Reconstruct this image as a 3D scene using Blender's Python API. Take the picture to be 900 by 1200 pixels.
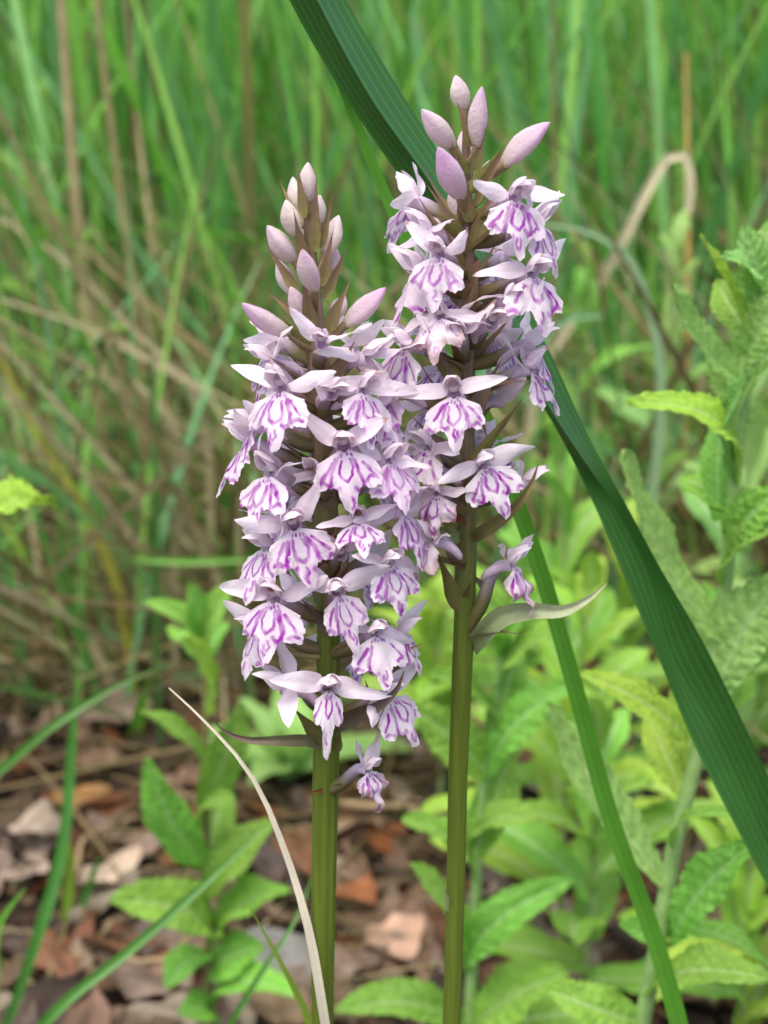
import bpy, math
import numpy as np
from mathutils import Vector
rng = np.random.default_rng(11)
R = math.radians
sc = bpy.context.scene
for o in list(bpy.data.objects):
    bpy.data.objects.remove(o)

# ------------------------------------------------------------------ camera, sky, sun, exposure
CAM_H, PITCH, FPX = 0.42, R(15), 1903.0          # metres, radians, focal length in photo pixels (900 x 1200)
cam = bpy.data.cameras.new('camera')
cam.sensor_fit = 'VERTICAL'; cam.sensor_height = 24.0
cam.angle_y = 2 * math.atan(600 / FPX)
cam.lens = 12.0 / (600 / FPX)
cam.clip_start = 0.01; cam.clip_end = 2000
cam.dof.use_dof = True
cam.dof.focus_distance = 0.303
cam.dof.aperture_fstop = cam.lens / 2.9          # entrance pupil of 2.9 mm, as in a small camera
camo = bpy.data.objects.new('camera', cam)
camo.location = (0, 0, CAM_H); camo.rotation_euler = (math.pi / 2 - PITCH, 0, 0)
sc.collection.objects.link(camo); sc.camera = camo

SUN_EL, SUN_AZ = R(66), R(205)                    # thin cloud: a broad soft sun, high, behind the camera's left
world = bpy.data.worlds.new('World'); sc.world = world
world.use_nodes = True
nt = world.node_tree; nt.nodes.clear()
sky = nt.nodes.new('ShaderNodeTexSky'); sky.sky_type = 'NISHITA'; sky.sun_disc = False
sky.sun_elevation = SUN_EL; sky.sun_rotation = SUN_AZ
sky.air_density = 1.0; sky.dust_density = 4.0; sky.ozone_density = 1.0
bg = nt.nodes.new('ShaderNodeBackground'); bg.inputs['Strength'].default_value = 0.15
out = nt.nodes.new('ShaderNodeOutputWorld')
nt.links.new(sky.outputs[0], bg.inputs[0]); nt.links.new(bg.outputs[0], out.inputs[0])
sl = bpy.data.lights.new('sun', 'SUN'); sl.energy = 1.5; sl.angle = R(60); sl.color = (1.0, 0.93, 0.82)
so = bpy.data.objects.new('sun', sl); sc.collection.objects.link(so)
sd = Vector((math.sin(SUN_AZ) * math.cos(SUN_EL), math.cos(SUN_AZ) * math.cos(SUN_EL), math.sin(SUN_EL)))
so.rotation_euler = sd.to_track_quat('Z', 'Y').to_euler(); so.location = (0, 0, 5)
sc.view_settings.view_transform = 'Standard'; sc.view_settings.look = 'None'
sc.view_settings.exposure = 0.98; sc.view_settings.gamma = 1.0; sc.view_settings.use_curve_mapping = False
sc.render.engine = 'CYCLES'
sc.cycles.max_bounces = 5; sc.cycles.diffuse_bounces = 4; sc.cycles.transmission_bounces = 3; sc.cycles.transparent_max_bounces = 4
sc.render.resolution_x = 768; sc.render.resolution_y = 1024

# ------------------------------------------------------------------ helpers
col = sc.collection
def V(*a): return np.array(a, float)
def nrm(v):
    v = np.asarray(v, float); return v / (np.linalg.norm(v) + 1e-12)
def at(px, py, Y):
    """The point on the ray of photo pixel (px, py) that stands Y metres in front of the camera."""
    a, b = (px - 450) / FPX, (600 - py) / FPX
    d = V(a, math.cos(PITCH) + b * math.sin(PITCH), -math.sin(PITCH) + b * math.cos(PITCH))
    return V(0, 0, CAM_H) + d * (Y / d[1])
def ground_z(x, y):
    x = np.asarray(x, float); y = np.asarray(y, float)
    h = 0.010 * np.sin(7 * x + 1.3) * np.cos(6 * y + .4) + 0.006 * np.sin(17 * x + 5 * y) + .004 * np.sin(31 * y - 11 * x)
    return h * np.exp(-(x * x + y * y) / 200.0) + 0.02 * np.clip(y - 1.6, 0, 60) ** 1.0
def lin(r, g, b):
    c = np.array([r, g, b]) / 255.0
    return np.where(c <= .04045, c / 12.92, ((c + .055) / 1.055) ** 2.4)

def mesh_from(name, verts, quads, cols=None, mat=None, tris=None):
    me = bpy.data.meshes.new(name)
    verts = np.asarray(verts, np.float32).reshape(-1, 3); quads = np.asarray(quads, np.int32).reshape(-1, 4)
    me.vertices.add(len(verts)); me.vertices.foreach_set('co', verts.ravel())
    me.loops.add(quads.size); me.loops.foreach_set('vertex_index', quads.ravel())
    me.polygons.add(len(quads)); me.polygons.foreach_set('loop_start', np.arange(0, quads.size, 4, dtype=np.int32))
    me.update(calc_edges=True)
    if cols is not None:
        cols = np.asarray(cols, np.float32).reshape(-1, 3)
        if len(cols) == 1: cols = np.repeat(cols, len(verts), 0)
        c4 = np.ones((len(verts), 4), np.float32); c4[:, :3] = np.clip(cols, 0, 1)
        a = me.color_attributes.new('Col', 'FLOAT_COLOR', 'POINT'); a.data.foreach_set('color', c4.ravel())
    if mat is not None: me.materials.append(mat)
    return me
def grid_quads(n, m, wrap=False, off=0):
    i = np.arange(n - 1)[:, None]; j = np.arange(m if wrap else m - 1)[None, :]; jn = (j + 1) % m
    return (np.stack([i * m + j, i * m + jn, (i + 1) * m + jn, (i + 1) * m + j], -1).reshape(-1, 4) + off)

def empty(name, loc, label=None, cat=None, group=None, parent=None):
    o = bpy.data.objects.new(name, None); o.empty_display_size = .01
    col.objects.link(o); o.location = loc
    o['_w'] = [float(q) for q in loc]
    if label: o['label'] = label
    if cat: o['category'] = cat
    if group: o['group'] = group
    return o
def add(name, verts, quads, cols, mat, parent=None, origin=None):
    """One mesh object; verts in world space, re-based on the parent's (or its own) origin."""
    verts = np.asarray(verts, float).reshape(-1, 3)
    if origin is None:
        origin = V(*parent['_w']) if parent is not None else verts[0]
    me = mesh_from(name, verts - origin, quads, cols, mat)
    o = bpy.data.objects.new(name, me); col.objects.link(o)
    o['_w'] = [float(q) for q in origin]
    if parent is not None:
        o.parent = parent; o.location = origin - V(*parent['_w'])
    else: o.location = origin
    return o
def tag(o, label, cat, group=None):
    o['label'] = label; o['category'] = cat
    if group: o['group'] = group
    return o

def spline(pts, n):
    """Smooth curve through the points (Hermite on chord length), n samples."""
    p = np.asarray(pts, float); h = np.linalg.norm(np.diff(p, axis=0), axis=1) + 1e-9
    v = np.diff(p, axis=0) / h[:, None]; m = np.empty_like(p); m[0], m[-1] = v[0], v[-1]
    if len(p) > 2: m[1:-1] = (v[:-1] * h[1:, None] + v[1:] * h[:-1, None]) / (h[1:] + h[:-1])[:, None]
    s = np.r_[0, np.cumsum(h)]; t = np.linspace(0, s[-1], n); k = np.clip(np.searchsorted(s, t, 'right') - 1, 0, len(h) - 1)
    u = ((t - s[k]) / h[k])[:, None]; H = h[k][:, None]
    return (2 * u ** 3 - 3 * u ** 2 + 1) * p[k] + (u ** 3 - 2 * u ** 2 + u) * H * m[k] + (3 * u ** 2 - 2 * u ** 3) * p[k + 1] + (u ** 3 - u ** 2) * H * m[k + 1]
def tangents(c):
    t = np.gradient(c, axis=0); return t / (np.linalg.norm(t, axis=1)[:, None] + 1e-12)
def tube(c, rad, k=10, flute=0, nf=5, twist=0.0):
    c = np.asarray(c, float); n = len(c); t = tangents(c)
    rad = np.broadcast_to(rad, (n,)); ref = V(0, 1, 0) if abs(t[:, 1]).mean() < .8 else V(1, 0, 0)
    a = np.cross(t, ref); a /= np.linalg.norm(a, axis=1)[:, None] + 1e-12; b = np.cross(t, a)
    ph = np.linspace(0, 2 * np.pi, k, endpoint=False)
    rr = rad[:, None] * (1 + flute * np.cos(nf * ph + twist * np.linspace(0, 1, n)[:, None]))
    v = c[:, None] + rr[..., None] * (a[:, None] * np.cos(ph)[None, :, None] + b[:, None] * np.sin(ph)[None, :, None])
    v = v.reshape(-1, 3); q = grid_quads(n, k, True)
    return v, q

# ------------------------------------------------------------------ materials
def mat_plant(name, transl=.35, rough=.5, spec=.3, bump=0.0, bscale=900.0, var=.12, vscale=60.0, objvar=0.0, ttint=(1, 1, 1), stretch=None, cells=False):
    m = bpy.data.materials.new(name); m.use_nodes = True; t = m.node_tree; N = t.nodes; L = t.links
    N.clear(); o = N.new('ShaderNodeOutputMaterial')
    at_ = N.new('ShaderNodeAttribute'); at_.attribute_name = 'Col'
    tc = N.new('ShaderNodeTexCoord')
    vec = tc.outputs['Object']
    if stretch:
        mp = N.new('ShaderNodeMapping'); mp.inputs['Scale'].default_value = stretch; L.new(vec, mp.inputs[0]); vec = mp.outputs[0]
    nz = N.new('ShaderNodeTexNoise'); nz.inputs['Scale'].default_value = vscale; nz.inputs['Detail'].default_value = 5
    L.new(vec, nz.inputs['Vector'])
    mr = N.new('ShaderNodeMapRange'); mr.inputs[1].default_value = .3; mr.inputs[2].default_value = .7
    mr.inputs[3].default_value = 1 - var; mr.inputs[4].default_value = 1 + var
    L.new(nz.outputs[0], mr.inputs[0])
    hs = N.new('ShaderNodeHueSaturation'); L.new(at_.outputs['Color'], hs.inputs['Color']); L.new(mr.outputs[0], hs.inputs['Value'])
    if objvar:
        oi = N.new('ShaderNodeObjectInfo')
        h = N.new('ShaderNodeMapRange'); h.inputs[3].default_value = 1 - objvar; h.inputs[4].default_value = 1 + objvar * .6
        L.new(oi.outputs['Random'], h.inputs[0])
        mu = N.new('ShaderNodeMath'); mu.operation = 'MULTIPLY'; L.new(mr.outputs[0], mu.inputs[0]); L.new(h.outputs[0], mu.inputs[1])
        L.new(mu.outputs[0], hs.inputs['Value'])
        h2 = N.new('ShaderNodeMapRange'); h2.inputs[3].default_value = .485; h2.inputs[4].default_value = .515
        m3 = N.new('ShaderNodeMath'); m3.operation = 'FRACT'; m4 = N.new('ShaderNodeMath'); m4.operation = 'MULTIPLY'; m4.inputs[1].default_value = 7.3
        L.new(oi.outputs['Random'], m4.inputs[0]); L.new(m4.outputs[0], m3.inputs[0]); L.new(m3.outputs[0], h2.inputs[0]); L.new(h2.outputs[0], hs.inputs['Hue'])
    p = N.new('ShaderNodeBsdfPrincipled'); L.new(hs.outputs[0], p.inputs['Base Color'])
    p.inputs['Roughness'].default_value = rough; p.inputs['Specular IOR Level'].default_value = spec
    if bump:
        bz = N.new('ShaderNodeTexVoronoi' if cells else 'ShaderNodeTexNoise'); bz.inputs['Scale'].default_value = bscale
        if cells: bz.feature = 'F1'
        else: bz.inputs['Detail'].default_value = 3
        L.new(vec, bz.inputs['Vector'])
        bp = N.new('ShaderNodeBump'); bp.inputs['Strength'].default_value = bump; bp.inputs['Distance'].default_value = .0006
        L.new(bz.outputs[0], bp.inputs['Height']); L.new(bp.outputs[0], p.inputs['Normal'])
        if cells: bp.invert = True
    if transl > 0:
        tr = N.new('ShaderNodeBsdfTranslucent'); mx = N.new('ShaderNodeMix'); mx.data_type = 'RGBA'; mx.blend_type = 'MULTIPLY'; mx.inputs[0].default_value = 1
        L.new(hs.outputs[0], mx.inputs[6]); mx.inputs[7].default_value = (*ttint, 1); L.new(mx.outputs[2], tr.inputs[0])
        ms = N.new('ShaderNodeMixShader'); ms.inputs[0].default_value = transl
        L.new(p.outputs[0], ms.inputs[1]); L.new(tr.outputs[0], ms.inputs[2]); L.new(ms.outputs[0], o.inputs[0])
    else: L.new(p.outputs[0], o.inputs[0])
    return m
M_petal = mat_plant('petal', .42, .5, .3, .35, 1500, .06, 300)
M_bract = mat_plant('bract', .25, .45, .35, .3, 900, .15, 250)
M_stem = mat_plant('orchid_stem', .0, .36, .45, .5, 1600, .22, 700, stretch=(1, 1, .05))
M_leaf = mat_plant('downy_leaf', .40, .55, .3, .45, 520, .10, 320, objvar=.12, ttint=(1.0, 1.0, .7), cells=True)
M_down = mat_plant('downy_stem', .1, .7, .2, .4, 900, .15, 200)
M_blade = mat_plant('grass_blade', .35, .38, .45, .15, 500, .10, 90, objvar=.1, ttint=(1.0, 1.05, .6))
M_grass = mat_plant('meadow_grass', .45, .45, .35, 0, 500, .12, 25, ttint=(1.0, 1.05, .6))
M_straw = mat_plant('dry_straw', .2, .6, .25, .2, 500, .18, 60, objvar=.15)
M_dead = mat_plant('dead_leaf', .12, .6, .3, .5, 260, .3, 90, objvar=.45)

def mat_soil():
    m = bpy.data.materials.new('soil'); m.use_nodes = True; t = m.node_tree; N = t.nodes; L = t.links
    p = N['Principled BSDF']; p.inputs['Roughness'].default_value = .95; p.inputs['Specular IOR Level'].default_value = .1
    tc = N.new('ShaderNodeTexCoord'); nz = N.new('ShaderNodeTexNoise'); nz.inputs['Scale'].default_value = 45; nz.inputs['Detail'].default_value = 8
    cr = N.new('ShaderNodeValToRGB'); L.new(tc.outputs['Object'], nz.inputs['Vector']); L.new(nz.outputs[0], cr.inputs[0])
    cr.color_ramp.elements[0].position = .32; cr.color_ramp.elements[0].color = (.022, .016, .011, 1)
    cr.color_ramp.elements[1].position = .72; cr.color_ramp.elements[1].color = (.11, .08, .055, 1)
    L.new(cr.outputs[0], p.inputs['Base Color'])
    bp = N.new('ShaderNodeBump'); bp.inputs['Distance'].default_value = .01; bp.inputs['Strength'].default_value = .8
    L.new(nz.outputs[0], bp.inputs['Height']); L.new(bp.outputs[0], p.inputs['Normal'])
    return m
M_soil = mat_soil()

# ------------------------------------------------------------------ ground
gx = np.sign(np.linspace(-1, 1, 121)) * np.abs(np.linspace(-1, 1, 121)) ** 4 * 300
GX, GY = np.meshgrid(gx, gx, indexing='ij')
gv = np.stack([GX, GY + .8, ground_z(GX, GY + .8)], -1).reshape(-1, 3)
g = add('ground', gv, grid_quads(121, 121), None, M_soil, origin=V(0, 0, 0)); g['kind'] = 'structure'

# ------------------------------------------------------------------ grass blades
def blades(bx, by, L, az, ph0, ph1, w, cols, seg=9, zoff=0.0, tip=None, pw=1.4):
    """Arrays of ribbons with a shallow V section rooted at (bx, by): lean ph0 at the root, bending to ph0+ph1 at the tip."""
    n = len(bx); t = np.linspace(0, 1, seg)
    ph = ph0[:, None] + ph1[:, None] * t ** pw
    ds = (L / (seg - 1))[:, None]
    hor = np.concatenate([np.zeros((n, 1)), np.cumsum(np.sin(ph[:, :-1]) * ds, 1)], 1)
    ver = np.concatenate([np.zeros((n, 1)), np.cumsum(np.cos(ph[:, :-1]) * ds, 1)], 1)
    d = np.stack([np.cos(az), np.sin(az)], -1)
    x = bx[:, None] + hor * d[:, :1]; y = by[:, None] + hor * d[:, 1:]; z = ground_z(bx, by)[:, None] + zoff + ver
    c = np.stack([x, y, z], -1)
    tw = rng.uniform(-1, 1, n)[:, None] * 1.2 + rng.uniform(-1.4, 1.4, n)[:, None] * t
    side0 = np.stack([-d[:, 1], d[:, 0], 0 * d[:, 0]], -1)[:, None]
    up = np.stack([-np.cos(ph) * d[:, :1] * 1, -np.cos(ph) * d[:, 1:], np.sin(ph)], -1)
    side = side0 * np.cos(tw)[..., None] + up * np.sin(tw)[..., None]
    nor = -side0 * np.sin(tw)[..., None] + up * np.cos(tw)[..., None]
    prof = np.clip(.55 + .9 * t, 0, 1) * np.clip((1 - t) * 2.2, .02, 1) ** .8
    hw = (w[:, None] * prof / 2)[..., None]
    v = np.stack([c - side * hw, c + nor * hw * .45, c + side * hw], 2)
    q0 = grid_quads(seg, 3)
    q = (q0[None] + (np.arange(n) * seg * 3)[:, None, None]).reshape(-1, 4)
    cc = np.repeat(cols[:, None, :], seg * 3, 1)
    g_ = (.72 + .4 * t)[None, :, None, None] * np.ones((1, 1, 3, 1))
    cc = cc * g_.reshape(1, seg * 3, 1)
    return v, q, cc
GREEN = np.array([lin(92, 150, 48), lin(74, 134, 42), lin(112, 166, 60), lin(70, 128, 66), lin(128, 170, 62), lin(96, 150, 96), lin(120, 172, 104)]) * 1.8
GREEN = GREEN * .86 + GREEN.mean(1, keepdims=True) * .14 + .012
TAN = np.array([lin(176, 160, 112), lin(150, 134, 92), lin(190, 176, 136), lin(128, 112, 78)])
def scatter(n, y0, y1, spread=.62, xmin=-1, xmax=1, pw=1.0):
    y = y0 + (y1 - y0) * rng.random(n) ** pw
    x = rng.uniform(xmin, xmax, n) * (y * spread * .55 + .12)
    return x, y
def grass_cols(n, ptan=.12):
    c = GREEN[rng.integers(0, len(GREEN), n)] * rng.uniform(.7, 1.25, (n, 1))
    k = rng.random(n) < ptan
    c[k] = TAN[rng.integers(0, 4, k.sum())] * rng.uniform(.6, 1.05, (k.sum(), 1))
    return c

# meadow behind (nobody could count it)
def meadow(name, label, n, y0, y1, hl, hh, wl, wh, ptan, lean, pw=1.0, xmin=-1, xmax=1, mat=None, straw=False, cat='grass'):
    x, y = scatter(n, y0, y1, .75, xmin, xmax, pw)
    left = np.clip((.15 - x) / .5, 0, 1)
    az = np.where(rng.random(n) < .35 + .35 * left, rng.normal(math.pi, .8, n), rng.uniform(0, 2 * math.pi, n))
    Lh = rng.uniform(hl, hh, n)
    ph0 = np.abs(rng.normal(0, lean, n)); ph1 = np.abs(rng.normal(0.3, .45, n))
    if straw: ph0 = np.clip(rng.normal(1.0, .35, n), .1, 1.5); ph1 = rng.uniform(0, .35, n)
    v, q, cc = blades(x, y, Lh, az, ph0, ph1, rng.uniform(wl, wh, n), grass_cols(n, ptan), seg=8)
    o = add(name, v, q, cc, mat or M_grass, origin=V(0, 0, 0)); o['kind'] = 'stuff'; tag(o, label, cat)
    return o
meadow('meadow_grass', 'mass of tall green meadow grass behind the orchids', 6500, 1.3, 5.5, .5, 1.1, .004, .009, .06, .22, pw=1.25)
meadow('low_grass', 'short fresh green grass rooted among the litter', 2600, .98, 2.4, .10, .42, .0025, .006, .22, .35, pw=1.2, cat='grass')
meadow('dead_grass', 'tangle of dry tan grass lying at the foot of the meadow', 3600, 1.02, 2.2, .18, .65, .002, .0055, .97, .3, pw=1.2, straw=True, mat=M_straw, cat='dry grass')

# ------------------------------------------------------------------ orchids
def frame(yaw, tilt=0.0, roll=0.0):
    y, t, r = R(yaw), R(tilt), R(roll)
    F = V(math.sin(y) * math.cos(t), -math.cos(y) * math.cos(t), math.sin(t))
    Rr = V(math.cos(y), math.sin(y), 0); U = np.cross(F, Rr)
    if U[2] < 0: U = -U
    R2 = Rr * math.cos(r) + U * math.sin(r); U2 = -Rr * math.sin(r) + U * math.cos(r)
    return F, R2, U2
WHITE, LILAC, PINK = lin(248, 240, 243), lin(238, 214, 236), lin(214, 172, 222)
MAG = lin(160, 24, 172)
def seg_dist(px, py, pl):
    d = np.full(px.shape, 9.0)
    for (x0, y0), (x1, y1) in zip(pl[:-1], pl[1:]):
        dx, dy = x1 - x0, y1 - y0; t = np.clip(((px - x0) * dx + (py - y0) * dy) / (dx * dx + dy * dy + 1e-9), 0, 1)
        d = np.minimum(d, np.hypot(px - x0 - t * dx, py - y0 - t * dy))
    return d
LOOPS = [  # marks of the lip in millimetres: (mirror, width, points)
    (0, .30, [(-.75, 1.9), (-1.15, 3.2), (-1.0, 4.5), (0, 5.3), (1.0, 4.5), (1.15, 3.2), (.75, 1.9)]),
    (1, .40, [(1.5, 1.9), (2.15, 3.4), (2.7, 5.2), (2.8, 6.4), (2.0, 6.9), (1.35, 6.4)]),
    (1, .33, [(2.4, 2.2), (3.6, 3.6), (4.5, 4.6)]),
    (1, .36, [(3.6, 5.9), (4.3, 5.2), (4.9, 5.4)]),
    (1, .30, [(.35, 7.0), (.6, 7.9), (.15, 8.6)]),
    (1, .22, [(.45, 1.0), (.55, 1.4)]), (0, .2, [(0, 1.2), (0, 1.5)]), (1, .2, [(1.1, 1.2), (1.25, 1.5)]),
    (1, .22, [(3.2, 6.9), (3.7, 7.3)]),
]
def lip_mesh(O, F, X, U, s, a0=58, k=28, ml=1.0, ll=1.0, narrow=1.0, lilac=.25, ink=1.0, wither=0.0, nth=71, nr=44):
    th = np.radians(np.linspace(-72, 72, nth))[None, :]; rho = np.linspace(0, 1, nr)[:, None]
    ga = lambda x, c, w: np.exp(-.5 * ((x - c) / w) ** 2)
    dg = np.degrees(th); asy = rng.normal(0, .06)
    lat = ga(dg, -46, 17) * (1 + asy) + ga(dg, 46, 17) * (1 - asy)
    Rr = 4.5 + 5.6 * ml * ga(dg, rng.normal(0, 2), 11) + 4.2 * ll * lat
    p = rng.uniform(0, 6.28, 4)
    Rr = Rr + .22 * np.sin(dg * .42 + p[0]) * ga(np.abs(dg), 50, 25) + .13 * np.sin(dg * .85 + p[1]) + .08 * np.sin(dg * 1.7 + p[2])
    r = .7 + (Rr - .7) * rho
    wid = .80 * narrow
    x = r * np.sin(th) * wid; l = r * np.cos(th)
    ss = np.linspace(0, 11.5, 60); aa = np.radians(a0 + k * (ss / 10) ** 1.2)
    yy = np.r_[0, np.cumsum(-np.sin(aa[:-1]) * np.diff(ss))]; zz = np.r_[0, np.cumsum(np.cos(aa[:-1]) * np.diff(ss))]
    y = np.interp(l, ss, yy); z = np.interp(l, ss, zz); al = np.interp(l, ss, aa)
    ref = rng.uniform(.02, .065) + (.03 if narrow < .8 else 0)
    h = -ref * x ** 2 * (1 + .3 * np.sign(x) * rng.normal()) + .28 * ga(x, 0, 1.2) * np.clip(l / 3, 0, 1)
    h = h + .32 * np.sin(x * 1.3 + p[2]) * np.sin(l * .9 + p[3]) * rho + .22 * rho ** 4 * np.sin(dg * .33 + p[1])
    h = h + .10 * rho ** 3 * np.sin(dg * .9 + p[0]) + wither * rho * (np.sin(x * 2.1 + p[0]) + np.cos(l * 1.7 + p[1]))
    # offset along the lip's own normal (outwards-up)
    y = y + h * np.cos(al); z = z + h * np.sin(al)
    P = O + 1e-3 * s * (x[..., None] * X + y[..., None] * U + z[..., None] * F)
    # pigment
    mk = np.zeros(x.shape); xp = x / wid * .86
    jit = .10 * np.sin(l * 1.9 + p[0]) + .05 * np.sin(l * 5.1 + p[1]) ; jy = .12 * np.sin(xp * 2.1 + p[2])
    for mir, wd, pts in LOOPS:
        for sg in ((1, -1) if mir else (1,)):
            if rng.random() < .10: continue
            sh = rng.normal(0, .12, 2); scl = rng.uniform(.9, 1.12)
            pl = [((a * scl + sh[0]) * sg, b * scl + sh[1]) for a, b in pts]
            d = seg_dist(xp + jit, l + jy, pl); w_ = wd * rng.uniform(.75, 1.2)
            mk = np.maximum(mk, np.clip(1 - (d - w_ * .75) / (w_ * .45), 0, 1) * rng.uniform(.75, 1))
    mk = np.clip(mk * ink * (.86 + .2 * np.sin(xp * 2.3 + l * 1.7 + p[3])), 0, 1)[..., None]
    lilac = min(1, lilac + .15); base = (WHITE * (1 - lilac) + LILAC * lilac) * .95
    bl = np.clip(.5 + .5 * np.sin(xp * .9 + p[1]) * np.cos(l * .7 + p[0]), 0, 1)[..., None] * .35
    base = base * (1 - bl) + (LILAC * .6 + WHITE * .4) * bl
    c = base * (1 - mk) + MAG * mk
    if wither:
        e = np.clip((rho - .6) * 2.2, 0, 1)[..., None] * np.ones_like(mk); c = c * (1 - e * .6) + lin(150, 95, 50) * e * .6
    return P.reshape(-1, 3), grid_quads(nr, nth), c.reshape(-1, 3)

def tepal(O, d, nh, L, W, bend, cup, cols, n=13, m=7, twist=0.0, pk=.42, ruf=.0, tipk=.75, st=.04):
    """A sepal, petal or bract: starts at O along d, nh its upper face, bend lifts (+) or drops (-) the tip. Metres."""
    d = nrm(d); s = nrm(np.cross(d, nh)); nn = nrm(np.cross(s, d))
    t = np.linspace(0, 1, n)[:, None]; u = np.linspace(-1, 1, m)[None, :]
    ang = bend * t ** 1.3; ds = L / (n - 1)
    ax = np.r_[0, np.cumsum(np.cos(ang[:-1, 0]) * ds)]; an = np.r_[0, np.cumsum(np.sin(ang[:-1, 0]) * ds)]
    C = O + ax[:, None] * d + an[:, None] * nn
    w = (t / pk) ** .6 * np.exp(.6 * (1 - t / pk)); w = np.where(t < pk, np.clip(.36 + .64 * w, 0, 1), 1) * np.clip((1 - t) / (1 - pk), 0, 1) ** np.where(t < pk, 0, tipk)
    w = np.clip(w, .03, 1) * W / 2
    tw = twist * t; tn = -np.sin(ang) ; Tn = np.cos(ang)[..., None] * nn + tn[..., None] * d
    Sd = s * np.cos(tw)[..., None] + Tn * np.sin(tw)[..., None]; Nn = -s * np.sin(tw)[..., None] + Tn * np.cos(tw)[..., None]
    p = rng.uniform(0, 6.28, 2)
    P = C[:, None] + Sd * (u * w)[..., None] + Nn * ((cup * u ** 2 * w) + ruf * w * u ** 2 * np.sin(9 * t + p[0] + 2 * u))[..., None]
    c0, c1 = cols; uu = np.abs(u)[..., None]
    c = c0 * (1 - t[..., None]) + c1 * t[..., None] + 0 * uu
    c = c * (1 - .10 * np.exp(-(uu / .12) ** 2)) * (1 + st * np.sin(u * 14 + p[1])[..., None])
    if st > .05: c = c * (1 - .25 * uu ** 3) + lin(140, 84, 92) * .25 * uu ** 3
    if rng.random() < .16 and st < .05:                   # a scorched tip here and there
        e = np.clip((t - rng.uniform(.82, .92)) * 14, 0, 1)[..., None]; c = c * (1 - .75 * e) + lin(150, 98, 58) * .75 * e
    return P.reshape(-1, 3), grid_quads(n, m), c.reshape(-1, 3)

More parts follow.
